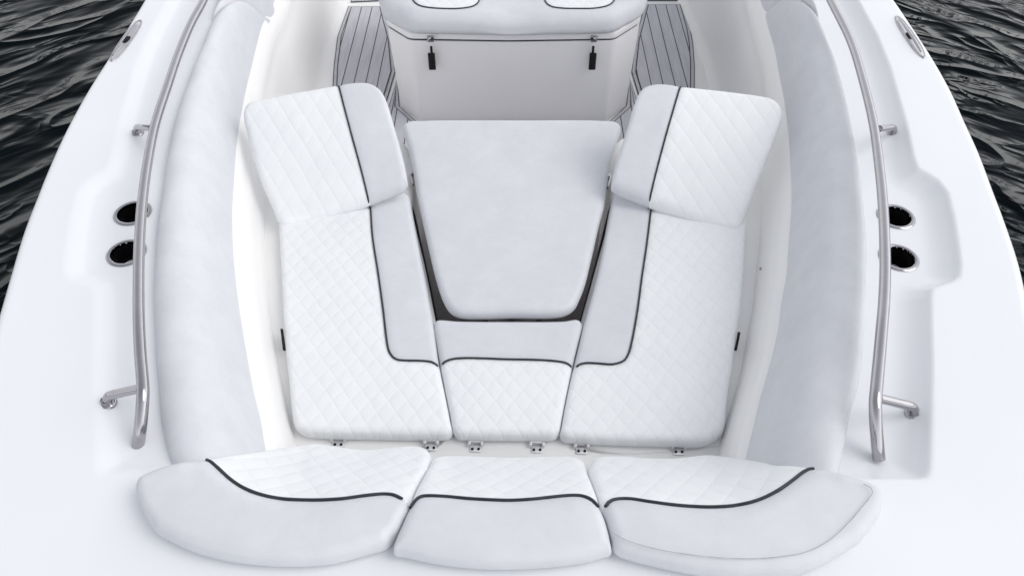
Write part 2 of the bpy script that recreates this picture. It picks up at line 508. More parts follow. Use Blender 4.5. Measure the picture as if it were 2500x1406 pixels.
# recess in the side decks (cup holder shelf)
recR = [(2040, -120), (2094, 0), (2140, 85), (2172, 164), (2213, 307), (2230, 385), (2240, 412), (2262, 424), (2290, 442), (2312, 470), (2326, 525), (2338, 597), (2344, 650), (2341, 674), (2326, 686), (2296, 695), (2276, 703), (2270, 720), (2271, 800), (2273, 900), (2271, 1000), (2268, 1100), (2266, 1148), (2260, 1163), (2240, 1167)]
rr = xy_of(recR, 0)
rr = [(1.2, 7.5), (1.22, 5), (1.22, 3.9)]+rr+[(.6, rr[-1][1]+.004), (.6, 7.5)]
recpR = np.array(rr)
recpL = recpR*np.array((-1, 1))
REC = .042
def deck_z(X, Y):
    Q = np.c_[np.ravel(X), np.ravel(Y)]
    z = np.zeros(len(Q))
    for poly, dep, wid in ((recpL, .026, .12), (recpR, REC, .085)):
        ins = inside(Q, poly); d = seg_dist(Q, poly)
        sd = np.where(ins, d, -d)
        t = np.clip((sd+.006)/wid, 0, 1)
        z -= dep*(1-(1-t)**2.2)*np.clip((sd+.006)/(.012 if dep > .03 else .05), 0, 1)**.7
    # soft camber of the deck
    z += .012*(1-(Q[:, 0]/1.45)**2)*0
    return z.reshape(np.shape(X))

cups = [(324, 521), (309, 618), (2188, 527), (2195, 627)]
cupc = [P(a, b, -.026 if a < 1250 else -.038) for a, b in cups]
YF = P(1250, 1240, 0).y
def deck_part():
    V = []; Fc = []
    def block(ys, xa, xb, nc, side):
        base = len(V)
        t = np.linspace(0, 1, nc)
        Yg, Tg = np.meshgrid(ys, t, indexing='ij')
        A_ = xa(ys)[:, None]; B_ = xb(ys)[:, None]
        Xg = A_+(B_-A_)*Tg
        Zg = deck_z(Xg, Yg)
        # rounded outer edge
        for ed in ((B_, 1), ) if side else ((A_, 1), (B_, 1)):
            de = np.abs(Xg-ed[0]); k = np.clip(1-de/.03, 0, 1)
            Zg = Zg-.03*(1-np.sqrt(np.maximum(0, 1-k*k)))
        idx = np.arange(Xg.size).reshape(Xg.shape)+base
        V.extend(zip(Xg.ravel(), Yg.ravel(), Zg.ravel()))
        for i in range(len(ys)-1):
            yc = (ys[i]+ys[i+1])/2
            for j in range(nc-1):
                c = (Xg[i, j]+Xg[i, j+1]+Xg[i+1, j]+Xg[i+1, j+1])/4
                if any((c-q.x)**2+(yc-q.y)**2 < .0440**2 for q in cupc): continue
                Fc.append((idx[i, j], idx[i, j+1], idx[i+1, j+1], idx[i+1, j]))
    ya = np.concatenate([np.arange(YF, 3.2, .0075), np.arange(3.2, 7.01, .1)])
    inset = .012
    block(ya, lambda y: xoL(y)+inset, lambda y: xeL(y), 72, 1)
    block(ya, lambda y: xoR(y)-inset, lambda y: xeR(y), 72, 1)
    yf = np.concatenate([np.arange(-.775, YF, .03), [YF]])
    block(yf, xeL, xeR, 120, 0)
    return mesh_obj('deck', V, Fc, M['gel'], boat)
deck_part()

# hull sides: flared, with a rub rail
def hull():
    V = []; Fc = []
    ys = np.concatenate([np.linspace(-.775, 1.2, 60), np.linspace(1.25, 7, 50)])
    prof = [(0, -.03), (.006, -.06), (.012, -.10), (-.03, -.3), (-.10, -.6), (-.22, -1.0), (-.4, -1.15)]
    L = []
    for y in ys:
        row = []
        for s, xe in ((-1, xeL), (1, xeR)):
            r = []
            for dx, z in prof:
                half = abs(float(xe(y))); shrink = min(1, half/.5)
                r.append((s*max(half+dx*shrink*1.0, 0.0), y+(-dx if y < -.3 and dx < 0 else 0)*.6*(1-shrink), z))
            row.append(r)
        L.append(row)
    np_ = len(prof)
    for i, row in enumerate(L):
        for r in row: V += r
    for i in range(len(L)-1):
        for s in (0, 1):
            for k in range(np_-1):
                a = i*2*np_+s*np_+k
                Fc.append((a, a+1, a+1+2*np_, a+2*np_))
    i = len(L)-1   # transom
    Fc.append(tuple([i*2*np_+k for k in range(np_)]+[i*2*np_+np_+k for k in range(np_-1, -1, -1)]))
    mesh_obj('hull', V, Fc, M['gel'], boat)
hull()

# inner liner walls
ZB = -.385; ZS = -.85
def liner(side):
    xo, xi = (xoL, xiL) if side < 0 else (xoR, xiR)
    V = []; Fc = []
    ys = np.concatenate([np.arange(.80, 3.4, .03), np.arange(3.4, 7.01, .2)])
    for y in ys:
        o = float(xo(y)); i = float(xi(y)); s = -side
        c = .045 if y < 2.2 else max(.015, .045-.03*(y-2.2)/.6)
        prof = [(o+s*.010, -.03), (o+s*.012, -.10), (i-s*.006, -.20), (i+s*.006, -.262), (i+s*.014, -.275), (i+s*(c*.55), -.32), (i+s*(c*.9), -.365), (i+s*(c+.004), -.40),
                (i+s*(c+.0), -.55), (i+s*(c-.005), -.70), (i+s*(c+.004), -.79), (i+s*(c+.02), -.83), (i+s*(c+.055), -.853)]
        for x, z in prof: V.append((x, y, z))
    n = 13
    for a in range(len(ys)-1):
        for k in range(n-1): Fc.append((a*n+k, a*n+k+1, (a+1)*n+k+1, (a+1)*n+k))
    mesh_obj('side_wall', V, Fc, M['liner'], boat)
liner(-1); liner(1)

# cockpit sole
def sheet(name, pxs, z, mat, parent, smooth=True, step=12):
    pts = [P(a, b, z) for a, b in pxs]
    return mesh_obj(name, pts, [tuple(range(len(pts)))], mat, parent, smooth=False)
V = []; ys = np.arange(.9, 7.01, .1)
for y in ys:
    V += [(float(xiL(y))+.02, y, ZS), (float(xiR(y))-.02, y, ZS)]
mesh_obj('cockpit_floor', V, [(2*i, 2*i+1, 2*i+3, 2*i+2) for i in range(len(ys)-1)], M['liner'], boat, smooth=False)

def inset_poly(pts, d):
    n = len(pts); out = []
    sgn = 1 if area2(pts) > 0 else -1
    for i in range(n):
        p = np.array(pts[i]); a = p-np.array(pts[i-1]); b = np.array(pts[(i+1) % n])-p
        a /= np.linalg.norm(a); b /= np.linalg.norm(b)
        na = np.array((-a[1], a[0]))*sgn; nb = np.array((-b[1], b[0]))*sgn
        m = na+nb; m /= np.linalg.norm(m)
        out.append(tuple(p+m*d/max(.4, m@na)))
    return out
def teak_panel(pxs, b=.02):
    o = [(P(a, c, ZS).x, P(a, c, ZS).y) for a, c in pxs]
    cen = np.mean(np.array(o), axis=0)
    r = None
    for k, (d, dz, m, nm) in enumerate(((0, .004, 'caulk', 'floor_panel'), (.005, .0065, 'foam', 'foam_border'), (b, .009, 'caulk', 'caulk_line'), (b+.006, .0115, 'teak', 'plank_field'))):
        q = inset_poly(o, d) if d else o
        par = boat if r is None else r
        ob = mesh_obj(nm, [(x, y, ZS+dz) for x, y in q], [tuple(range(len(q)))], M[m], par, smooth=False, origin=(0, cen[1], ZS) if r is None else None)
        if r is None: r = ob
teak_panel([(851, 17), (936, 17), (958, 100), (966, 178), (941, 262), (925, 330), (880, 330), (812, 330), (812, 220), (815, 163), (824, 92), (838, 52)])
teak_panel([(1574, 12), (1668, 12), (1686, 75), (1692, 110), (1696, 164), (1695, 330), (1590, 330), (1566, 262), (1541, 178), (1550, 100)])
teak_panel([(873, -75), (1640, -75), (1664, 4), (1560, 4), (940, 4), (856, 8)])
teak_panel([(970, 192), (976, 262), (1022, 303), (1482, 303), (1528, 262), (1537, 190), (1563, 272), (1588, 350), (1592, 415), (908, 415), (925, 350), (947, 268)], .022)
sheet('footwell_floor', [(880, 424), (1620, 424), (1480, 1000), (1000, 1000)], ZS+.006, M['brown'], boat)  # dark brown sheet laid over the floor below the table

# moulded benches under the cushions
def bench(pxs, ztop, zbot, name='bench', mat='liner', rnd=.012):
    o = [np.array((P(a, b, ztop).x, P(a, b, ztop).y)) for a, b in pxs]
    if area2(o) < 0: o = o[::-1]
    o = cr(o, .05, False)+[np.array(pxs and o[0])][:0]
    V = []; n = len(o); rings = []
    base = [tuple(q) for q in o]
    for d, z in ((0, zbot), (0, ztop-rnd), (rnd*.3, ztop-rnd*.3), (rnd, ztop)):
        q = inset_poly(base, d) if d else base
        V += [(x, y, z) for x, y in q]
    Fc = [(k*n+i, k*n+(i+1) % n, (k+1)*n+(i+1) % n, (k+1)*n+i) for k in range(3) for i in range(n)]
    Fc.append(tuple(3*n+i for i in range(n)))
    return mesh_obj(name, V, Fc, M[mat], boat, sharp=50)
bench([(560, 340), (975, 340), (1008, 520), (1040, 660), (1067, 800), (1105, 1062), (600, 1066), (560, 900)], ZB, ZS)
bench([(1940, 340), (1512, 340), (1488, 520), (1452, 660), (1414, 800), (1372, 1062), (1890, 1066), (1940, 900)], ZB, ZS)
bench([(500, 1080), (1072, 1080), (1064, 812), (1416, 812), (1402, 1080), (2000, 1080), (1950, 1260), (550, 1260)], ZB+.0025, ZS)

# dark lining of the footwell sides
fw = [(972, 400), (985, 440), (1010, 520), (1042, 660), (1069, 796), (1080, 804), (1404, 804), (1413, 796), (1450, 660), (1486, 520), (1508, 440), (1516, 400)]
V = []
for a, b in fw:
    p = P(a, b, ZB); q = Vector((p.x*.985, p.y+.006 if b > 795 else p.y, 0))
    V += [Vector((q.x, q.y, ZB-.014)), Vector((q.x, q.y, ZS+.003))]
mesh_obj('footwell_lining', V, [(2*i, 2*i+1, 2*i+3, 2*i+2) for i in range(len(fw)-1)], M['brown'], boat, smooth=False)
# seat hinges on the front bench
def hinge(px, py, dz=0):
    c = P(px, py, ZB+.006)
    g = [box_geo((c.x, c.y-.002, c.z), .030, .020, .002, 0, .0009),
         box_geo((c.x, c.y+.018, c.z+.006), .034, .014, .012, 0, .003)]
    for s in (-1, 1):
        g.append(box_geo((c.x+s*.017, c.y+.013, c.z+.006), .009, .02, .014, 0, .003))
    o = mesh_obj('seat_hinge', *merge(g), M['steel_satin'], boat, origin=c, sharp=40)
    g = []
    for s in (-1, 1): g.append(disc_geo((c.x+s*.0085, c.y-.004, c.z+.0015), [(.0042, 0), (.0038, .0016), (.001, .002)], 10))
    mesh_obj('screw', *merge(g), M['black'], o)
for q in ((826, 1082), (1052, 1090), (1161, 1093), (1311, 1095), (1420, 1098), (1657, 1100)): hinge(*q)
for px, py in ((1857, 656),):
    c = P(px, py, -.33); lathe('plug', c, [(.0035, -.004), (.0035, .004), (.001, .005)], M['steel_dull'], boat, 12)
# folded pull latches beside the lounge seats
def strap(px, pts, z0, z1):
    q = [P(a, b, z) for (a, b), z in zip(pts, (z0, (z0+z1)/2, z1))]
    V = []; Fc = []
    for p in q:
        V += [p+Vector((-.004, 0, .003)), p+Vector((.004, 0, .003)), p+Vector((.004, 0, -.004)), p+Vector((-.004, 0, -.004))]
    for i in range(2):
        for k in range(4): Fc.append((i*4+k, i*4+(k+1) % 4, (i+1)*4+(k+1) % 4, (i+1)*4+k))
    Fc += [(0, 1, 2, 3), (8, 9, 10, 11)]
    mesh_obj('pull_tab', V, Fc, M['black'], boat, origin=q[1])
strap(0, [(688, 804), (691, 828), (694, 854)], -.345, -.355)
strap(0, [(1804, 812), (1801, 830), (1796, 854)], -.34, -.36)

# ---- console seat box
cons = empty('console_box', (0, 0, 0)); cons.parent = boat
zc = -.405
top = [(944, 66), (1000, 100), (1240, 104), (1500, 100), (1563, 60)]
bot = [(978, 262), (1027, 300), (1240, 300), (1478, 300), (1528, 262)]
tp = [P(a, b, zc) for a, b in top]; bp = [P(a, b, ZS) for a, b in bot]
yb = max(p.y for p in tp)+.75
cc = Vector((0, tp[2].y+.3, ZS)); cons.location = cc-Vector(boat.location)
tp += [Vector((tp[-1].x, yb, zc)), Vector((tp[0].x, yb, zc))]
bp += [Vector((bp[-1].x, yb, ZS)), Vector((bp[0].x, yb, ZS))]
def loft(name, rings, mat, parent, capb=True, capt=True, sharp=25):
    n = len(rings[0]); V = [v for r in rings for v in r]
    Fc = [(k*n+i, k*n+(i+1) % n, (k+1)*n+(i+1) % n, (k+1)*n+i) for k in range(len(rings)-1) for i in range(n)]
    if capb: Fc.append(tuple(range(n)))
    if capt: Fc.append(tuple((len(rings)-1)*n+i for i in range(n)))
    return mesh_obj(name, V, Fc, mat, parent, sharp=sharp)
def soften(ring, d):
    out = []; n = len(ring)
    for i in range(n):
        p, a, b = ring[i], ring[i-1], ring[(i+1) % n]
        da = (a-p).normalized(); db = (b-p).normalized()
        for t in (0, .5, 1):
            q = p+da*d*(1-t)**2+db*d*t**2
            out.append(q)
    return out
def off(ring, d, z=None):
    q = inset_poly([(p.x, p.y) for p in ring], d)
    return [Vector((x, y, ring[i].z if z is None else z)) for i, (x, y) in enumerate(q)]
loft('seat_box', [soften(bp, .02), soften([a.lerp(b, .5) for a, b in zip(bp, tp)], .02), soften(tp, .02)], M['console'], cons)
gap = off(tp, .006, zc); gap2 = off(tp, .006, zc+.014)
loft('lid_gap_shade', [soften(gap, .02), soften(gap2, .02)], M['gap_shade'], cons)  # black band painting the shade in the gap under the lid
lid0 = off(tp, .001, zc+.0095)
loft('lid', [soften(lid0, .02), soften(off(tp, -.001, zc+.018), .02), soften(off(tp, .001, zc+.034), .02), soften(off(tp, .008, zc+.040), .02)], M['console'], cons)
# latches
for px in (1052, 1449):
    c = P(px, 92, zc+.02); fy = P(px, 104, zc).y
    lo = P(px, 165, -.52)
    t = 1 if px < 1250 else -1
    o = mesh_obj('lid_latch', *merge([box_geo((c.x, fy-.010, zc+.022), .03, .012, .03, 0, .004), disc_geo((c.x-.004*t, fy-.014, zc+.026), [(.008, -.004), (.008, .004), (.004, .006)], 14, (0, -1, .3))]), M['steel'], cons, sharp=40)
    w1 = .009; zt_ = zc-.014
    mesh_obj('latch_strap', *merge([box_geo((c.x, fy-.013, zt_-.018), .011, .010, .040, 0, .003), box_geo((c.x-.002*t, fy-.014, zt_-.075), .032, .013, .085, 0, .004)]), M['black'], cons, sharp=40)

# ---- handrails
def rail(pts, stans):
    w = []
    for a, b, z in pts: w.append(tuple(P(a, b, z)))
    c = cr(w, .02)
    L = len(c)
    h = tube('handrail', [Vector(q) for q in c], .0135, M['steel'], boat, 20)
    for (bx, by, zb), (tx, ty, tz) in stans:
        b = P(bx, by, 0); b.z = float(deck_z(np.array([b.x]), np.array([b.y]))[0]); b = P(bx, by, b.z)
        t = P(tx, ty, tz)
        mid = b.lerp(t, .5)+Vector((0, 0, .012))
        pth = [Vector(q) for q in cr([tuple(b), tuple(b+Vector((0, 0, .018))+(t-b)*.12), tuple(mid), tuple(t)], .008)]
        s = tube('stanchion', pth, .0105, M['steel'], h, 16)
        lathe('flange', b, [(.021, -.004), (.021, .001), (.0185, .0045), (.0125, .0065), (.0115, .012)], M['steel'], h, 24)
    return h
rail([(533, -90, .075), (498, 0, .075), (466, 60, .075), (434, 137, .075), (411, 205, .075), (378, 307, .075), (358, 410, .075), (349, 478, .075), (343, 545, .075), (339, 631, .075), (338, 720, .075), (339, 790, .075), (343, 870, .07), (348, 930, .066), (349, 965, .06), (346, 1010, .035), (342, 1050, .01), (336, 1093, -.035)],
     [((335, 326, 0), (370, 313, .070)), ((262, 983, 0), (343, 948, .060))])
rail([(1985, -90, .075), (2027, 0, .075), (2077, 102, .075), (2109, 205, .075), (2133, 307, .075), (2147, 410, .075), (2154, 478, .075), (2159, 562, .075), (2161, 665, .075), (2158, 740, .075), (2153, 801, .075), (2147, 870, .07), (2141, 935, .066), (2137, 985, .06), (2138, 1030, .035), (2141, 1070, .005), (2146, 1120, -.035)],
     [((2181, 327, 0), (2146, 315, .070)), ((2232, 1010, 0), (2145, 972, .060))])

# ---- cup holders
for c in cupc:
    dz = float(deck_z(np.array([c.x]), np.array([c.y]))[0])
    c = Vector((c.x, c.y, dz))
    r0 = .0415
    o = lathe('cup_holder', c, [(.0535, -.004), (.0535, .0012), (.051, .0034), (.0465, .0040), (.0425, .0025), (r0, -.004), (r0, -.012)], M['steel'], boat, 48)
    lathe('cup', c, [(r0-.0003, -.006), (r0-.001, -.05), (r0-.003, -.088), (r0-.01, -.094), (.001, -.095)], M['cup'], o, 40)
    # white ring painting the highlight arc low inside the cup
    s = 1 if c.x < 0 else -1
    q = [c+Vector((math.cos(R(15*k))*.0345, math.sin(R(15*k))*.0345, -.060)) for k in range(25)]
    tube('lit_arc_ring', q, .0032, M['lit_arc'], o, 8, cap=False)

# ---- flush cleats
def cleat(a, b):
    A, B = P(*a, .0), P(*b, .0); c = (A+B)/2; d = (B-A); L = d.length; d.normalize()
    s = Vector((-d.y, d.x, 0)); W = .042
    def ov(fx, fy, z, n=36):
        r = []
        for k in range(n):
            t = 2*math.pi*k/n
            cx_, sy_ = math.cos(t), math.sin(t)
            x = math.copysign(abs(cx_)**.8, cx_); r.append(c+d*x*L/2*fx+s*sy_*W/2*fy+Vector((0, 0, z)))
        return r
    o = loft('mooring_cleat', [ov(1, 1, -.002), ov(1, 1, .002), ov(.975, .93, .0045), ov(.93, .80, .0045), ov(.89, .70, .0028), ov(.80, .5, .002)], M['steel_dull'], boat, sharp=60)
    loft('cleat_bowl', [ov(.90, .72, .0028), ov(.88, .69, .0036), ov(.7, .5, .0031)], M['steel_satin'], o)
    o2 = loft('cleat_hole_shade', [ov(.17, .62, .003), ov(.16, .58, .0044), ov(.12, .4, .0048)], M['cup'], o)  # raised near-black oval painting the shade inside the cleat's hole
    # the horn bar lying along the middle
    q = [c+d*(L*.40*t)+Vector((0, 0, .009+.004*(1-t*t))) for t in np.linspace(-1, 1, 17)]
    tube('horn', [p-s*.004 for p in q], lambda t: .0052-.0022*abs(2*t-1)**2, M['steel'], o, 10)
    return o
cleat((344, 50), (272, 152)); cleat((2188, 40), (2256, 144))

# ================================================================== CUSHIONS
ZT = -.335
LCo = [(688, 512), (700, 500), (800, 480), (985, 470), (995, 472), (1000, 480), (1005, 510), (1021, 595), (1041, 695), (1060, 800), (1071, 884), (1086, 960), (1098, 1020), (1104, 1062), (1095, 1078), (1060, 1081), (900, 1079), (790, 1077), (752, 1073), (730, 1056), (716, 1026), (711, 990), (704, 915), (698, 860), (692, 780), (688, 690), (683, 600), (681, 540)]
LCp = [(903, 495), (905, 512), (910, 580), (924, 672), (936, 760), (944, 829), (949, 856), (957, 871), (969, 880), (985, 882), (1030, 882), (1054, 884), (1069, 890)]
cushion('lounge_cushion', LCo, ZT, ZB+.001, 'long quilted lounge seat pad left of the table cushion', 'cushion', r=.018,
        pipe=[LCp], grey=LCp+[(1200, 930), (1200, 400), (903, 400)], hid=lambda x, y: 790 < y < 1040 and 1050 < x < 1430, group='side lounge seat pads')
RCo = [(1820, 530), (1800, 512), (1700, 490), (1512, 470), (1500, 474), (1493, 490), (1490, 505), (1479, 565), (1463, 645), (1444, 720), (1425, 790), (1411, 850), (1398, 905), (1385, 965), (1373, 1030), (1368, 1068), (1376, 1084), (1420, 1090), (1510, 1094), (1640, 1097), (1710, 1097), (1738, 1086), (1757, 1066), (1769, 1036), (1776, 972), (1787, 900), (1796, 830), (1807, 760), (1814, 690), (1819, 600)]
RCp = [(1591, 500), (1588, 523), (1579, 597), (1567, 678), (1555, 767), (1541, 842), (1534, 866), (1524, 882), (1509, 889), (1492, 892), (1460, 889), (1431, 887), (1418, 889), (1407, 894)]
cushion('lounge_cushion', RCo, ZT, ZB+.001, 'long quilted lounge seat pad right of the table cushion', 'cushion', r=.018,
        pipe=[RCp], grey=RCp+[(1300, 930), (1300, 400), (1591, 400)], hid=lambda x, y: 790 < y < 1040 and 1050 < x < 1430, group='side lounge seat pads')
MCo = [(1062, 785), (1072, 781), (1120, 784), (1250, 785), (1376, 784), (1408, 780), (1421, 787), (1421, 797), (1409, 845), (1396, 900), (1383, 960), (1371, 1022), (1362, 1066), (1350, 1080), (1300, 1082), (1240, 1082), (1150, 1081), (1122, 1078), (1109, 1060), (1100, 1015), (1087, 950), (1074, 884), (1065, 835), (1059, 798)]
MCp = [(1079, 886), (1095, 880), (1113, 877), (1180, 877), (1240, 879), (1310, 881), (1356, 883), (1380, 886), (1395, 891)]
cushion('seat_cushion', MCo, ZT, ZB+.004, 'small tapered quilted seat pad between the two long lounge pads', 'cushion', r=.018,
        pipe=[MCp], grey=MCp+[(1500, 930), (1500, 700), (1000, 700), (1000, 920)], hid=lambda x, y: 795 < y < 1060)
# padded table in the footwell
TCo = [(984, 312), (996, 300), (1039, 296), (1261, 295), (1464, 296), (1504, 301), (1515, 314), (1511, 330), (1497, 375), (1482, 440), (1476, 494), (1460, 555), (1441, 638), (1425, 703), (1412, 740), (1400, 764), (1376, 779), (1250, 783), (1120, 782), (1099, 770), (1085, 745), (1075, 715), (1062, 668), (1043, 585), (1024, 500), (1012, 430), (1001, 375), (989, 333)]
cushion('table_cushion', TCo, -.32, -.365, 'large plain light grey tapered cushion lying on the table in the footwell', 'cushion', r=.017, crown=.006, wrinkle=.001)
tc = P(1250, 520, -.38)
tab = empty('table', (tc.x, tc.y, ZS), 'white table under the plain grey cushion in the footwell', 'table')
TTo = [(996, 318), (1040, 306), (1464, 306), (1502, 318), (1478, 440), (1438, 650), (1396, 720), (1370, 728), (1120, 728), (1098, 720), (1062, 660), (1022, 500)]
tt = [P(a, b, -.38) for a, b in TTo]
tt0 = [Vector((p.x, p.y, -.405)) for p in tt]; tt1 = [Vector((p.x, p.y, -.376)) for p in tt]
loft('tabletop', [tt0, tt1], M['liner'], tab, sharp=30)
pc = Vector((tc.x, tc.y, ZS))
lathe('pedestal', pc, [(.14, .004), (.14, .012), (.05, .02), (.035, .04), (.035, .44), (.08, .446)], M['steel_dull'], tab)

# backrests
zfL, zpL = tilt(840, 523, -.314, 840, 215, -.055)
LBo = [(595, 275), (608, 254), (650, 243), (717, 230), (780, 219), (830, 210), (875, 204), (905, 207), (928, 221), (943, 246), (957, 292), (972, 344), (984, 390), (992, 432), (995, 470), (989, 491), (975, 496), (906, 511), (838, 524), (760, 538), (700, 549), (682, 543), (668, 512), (650, 473), (625, 400), (604, 325)]
LBp = [(825, 203), (829, 218), (840, 262), (858, 330), (880, 410), (894, 465), (904, 508), (909, 528), (914, 552)]
cushion('backrest_cushion', LBo, zfL, lambda X, Y: np.maximum(zfL(X, Y)-.05, -.336), 'tilted quilted backrest pad at the head of the left lounge seat', 'cushion', r=.018,
        F_px=zpL, zb_px=lambda a, b: max(zpL(a, b)-.05, -.334), pipe=[LBp], grey=LBp+[(1100, 552), (1100, 100), (825, 100)], mats=('grey', 'quilt_back'), group='lounge backrest pads')
zfR, zpR = tilt(1660, 533, -.314, 1660, 215, -.055)
RBo = [(1503, 499), (1494, 487), (1493, 459), (1499, 418), (1514, 366), (1534, 305), (1552, 246), (1568, 219), (1593, 209), (1623, 208), (1665, 214), (1750, 223), (1851, 236), (1882, 243), (1902, 257), (1909, 276), (1905, 300), (1893, 335), (1865, 408), (1838, 475), (1817, 532), (1807, 552), (1795, 560), (1770, 556), (1660, 534), (1590, 519), (1530, 506)]
RBp = [(1664, 203), (1659, 218), (1641, 280), (1621, 350), (1600, 430), (1586, 488), (1580, 515), (1576, 534), (1571, 556)]
cushion('backrest_cushion', RBo, zfR, lambda X, Y: np.maximum(zfR(X, Y)-.05, -.336), 'tilted quilted backrest pad at the head of the right lounge seat', 'cushion', r=.018,
        F_px=zpR, zb_px=lambda a, b: max(zpR(a, b)-.05, -.334), pipe=[RBp], grey=RBp+[(1400, 556), (1400, 100), (1664, 100)], mats=('grey', 'quilt_back'), group='lounge backrest pads')
# backrest supports and hinge brackets
for s, (px, py) in ((-1, (1005, 436)), (1, (1487, 444))):
    c = P(px, py, -.36)
    g = [box_geo((c.x, c.y, -.362), .009, .07, .014, R(-14*s), .003), box_geo((c.x-s*.001, c.y+.028, -.358), .015, .022, .02, R(-14*s), .003)]
    o = mesh_obj('backrest_bracket', *merge(g), M['steel_dull'], boat, origin=c, sharp=40)

# bow cushions, lying from the front bench up onto the foredeck
def interp(xs, ys): return lambda x: float(np.interp(x, xs, ys))
pipeY = interp([331, 416, 500, 535, 589, 686, 758, 900, 980, 1001, 1050, 1250, 1400, 1461, 1480, 1580, 1690, 1798, 1852, 1899, 1960, 1990, 2050, 2160],
               [1200, 1165, 1150, 1160, 1188, 1218, 1222, 1210, 1212, 1216, 1212, 1222, 1212, 1218, 1224, 1224, 1237, 1236, 1222, 1199, 1175, 1172, 1185, 1225])
aftY = interp([331, 416, 502, 668, 761, 900, 1040, 1100, 1400, 1450, 1570, 1730, 1798, 1888, 1981, 2050, 2133],
              [1170, 1132, 1119, 1094, 1082, 1096, 1090, 1110, 1112, 1116, 1115, 1108, 1115, 1128, 1140, 1154, 1184])
dropD = interp([331, 440, 500, 560, 668, 740, 1740, 1800, 1920, 1990, 2060, 2160], [0, 0, .025, .10, .25, .33, .33, .25, .10, .025, 0, 0])
TOPZ = .055
def Fbow(px, py):
    a, p = aftY(px), pipeY(px)+8
    t = (p-py)/max(p-a, 20)
    # smooth hinge of the slope at the piping
    t = max(t, 0) if abs(t) > .25 else (t+.25)**2
    t = min(t, 1.15)
    return TOPZ-dropD(px)*t
def zbow(X, Y):
    X = np.atleast_1d(X); Y = np.atleast_1d(Y)
    lo = np.full(X.shape, -.5); hi = np.full(X.shape, .12)
    for _ in range(26):
        m = (lo+hi)/2
        h = HC-m; d = Y*CP+h*SP
        px = CX+F*X/d; py = CY+F*(h*CP-Y*SP)/d
        f = np.array([mm-Fbow(a, b) for mm, a, b in zip(m.ravel(), px.ravel(), py.ravel())]).reshape(m.shape)
        hi = np.where(f > 0, m, hi); lo = np.where(f > 0, lo, m)
    return (lo+hi)/2
def zbow_b(X, Y):
    z = zbow(X, Y); return np.where(z > TOPZ-.02, .001, z-.07)
def zbow_bpx(px, py):
    z = Fbow(px, py); return .001 if z > TOPZ-.02 else z-.07
inL = [(1051, 1112), (1046, 1132), (1030, 1160), (1016, 1184), (1004, 1212), (996, 1236), (980, 1274), (966, 1305), (959, 1330)]
FLo = [(331, 1176), (340, 1163), (362, 1151), (416, 1132), (502, 1119), (560, 1109), (668, 1094), (732, 1085), (770, 1081), (810, 1085), (850, 1091), (890, 1096), (940, 1092), (980, 1088), (1018, 1087), (1040, 1092), (1050, 1104)]+inL+[(948, 1346), (900, 1362), (812, 1384), (704, 1390), (596, 1382), (524, 1368), (452, 1343), (398, 1310), (358, 1260), (337, 1217), (329, 1190)]
FLp = [(488, 1110), (500, 1119), (513, 1126), (535, 1145), (560, 1168), (589, 1188), (632, 1206), (686, 1218), (758, 1222), (830, 1219), (900, 1210), (940, 1207), (962, 1209), (981, 1217)]
kw = dict(F_px=Fbow, zb_px=zbow_bpx, r=.021, crown=.004, pr=.0038, mats=('grey', 'quilt_bow'))
FL_, _ = cushion('bow_cushion', FLo, zbow, zbow_b, 'left curved bow pad with dark piping and grey rounded outer end', 'cushion',
        pipe=[FLp], grey=FLp+[(1025, 1240), (1010, 1500), (200, 1500), (200, 1050), (488, 1050)], group='bow backrest pads', hid=lambda x, y: x > 945 and y < 1318, **kw)
FCo = [(1054, 1118), (1070, 1112), (1100, 1110), (1150, 1111), (1250, 1114), (1340, 1112), (1390, 1112), (1412, 1116), (1426, 1124), (1434, 1148), (1446, 1176), (1457, 1204), (1466, 1236), (1480, 1275), (1490, 1315), (1492, 1340), (1484, 1360), (1440, 1378), (1380, 1388), (1300, 1395), (1225, 1397), (1150, 1394), (1080, 1386), (1010, 1372), (968, 1357), (961, 1335), (968, 1308), (983, 1274), (999, 1236), (1007, 1212), (1018, 1186), (1032, 1160), (1047, 1132)]
FCp = [(1001, 1233), (1009, 1223), (1018, 1216), (1032, 1211), (1050, 1210), (1090, 1212), (1150, 1218), (1210, 1222), (1250, 1223), (1300, 1220), (1350, 1214), (1395, 1210), (1420, 1211), (1437, 1216), (1450, 1223), (1461, 1232)]
cushion('bow_cushion', FCo, zbow, zbow_b, 'narrow middle bow pad between the two curved bow pads', 'cushion',
        pipe=[FCp], grey=FCp+[(1500, 1285), (1600, 1500), (900, 1500), (960, 1285)], group='bow backrest pads', hid=lambda x, y: y < 1318, **kw)
FRo = [(1443, 1126), (1450, 1116), (1510, 1111), (1570, 1115), (1640, 1116), (1690, 1111), (1730, 1108), (1798, 1115), (1888, 1128), (1981, 1140), (2050, 1154), (2111, 1171), (2140, 1184), (2155, 1202), (2158, 1224), (2147, 1253), (2122, 1289), (2086, 1332), (2032, 1371), (1978, 1398), (1920, 1414), (1800, 1420), (1700, 1411), (1600, 1391), (1540, 1376), (1505, 1362), (1495, 1345), (1493, 1315), (1483, 1275), (1470, 1238), (1460, 1205), (1449, 1176), (1438, 1148)]
FRp = [(1479, 1233), (1485, 1226), (1494, 1221), (1510, 1218), (1540, 1218), (1580, 1224), (1630, 1231), (1690, 1237), (1744, 1239), (1798, 1235), (1852, 1221), (1899, 1198), (1935, 1173), (1960, 1153), (1978, 1143), (1990, 1138), (2002, 1128)]
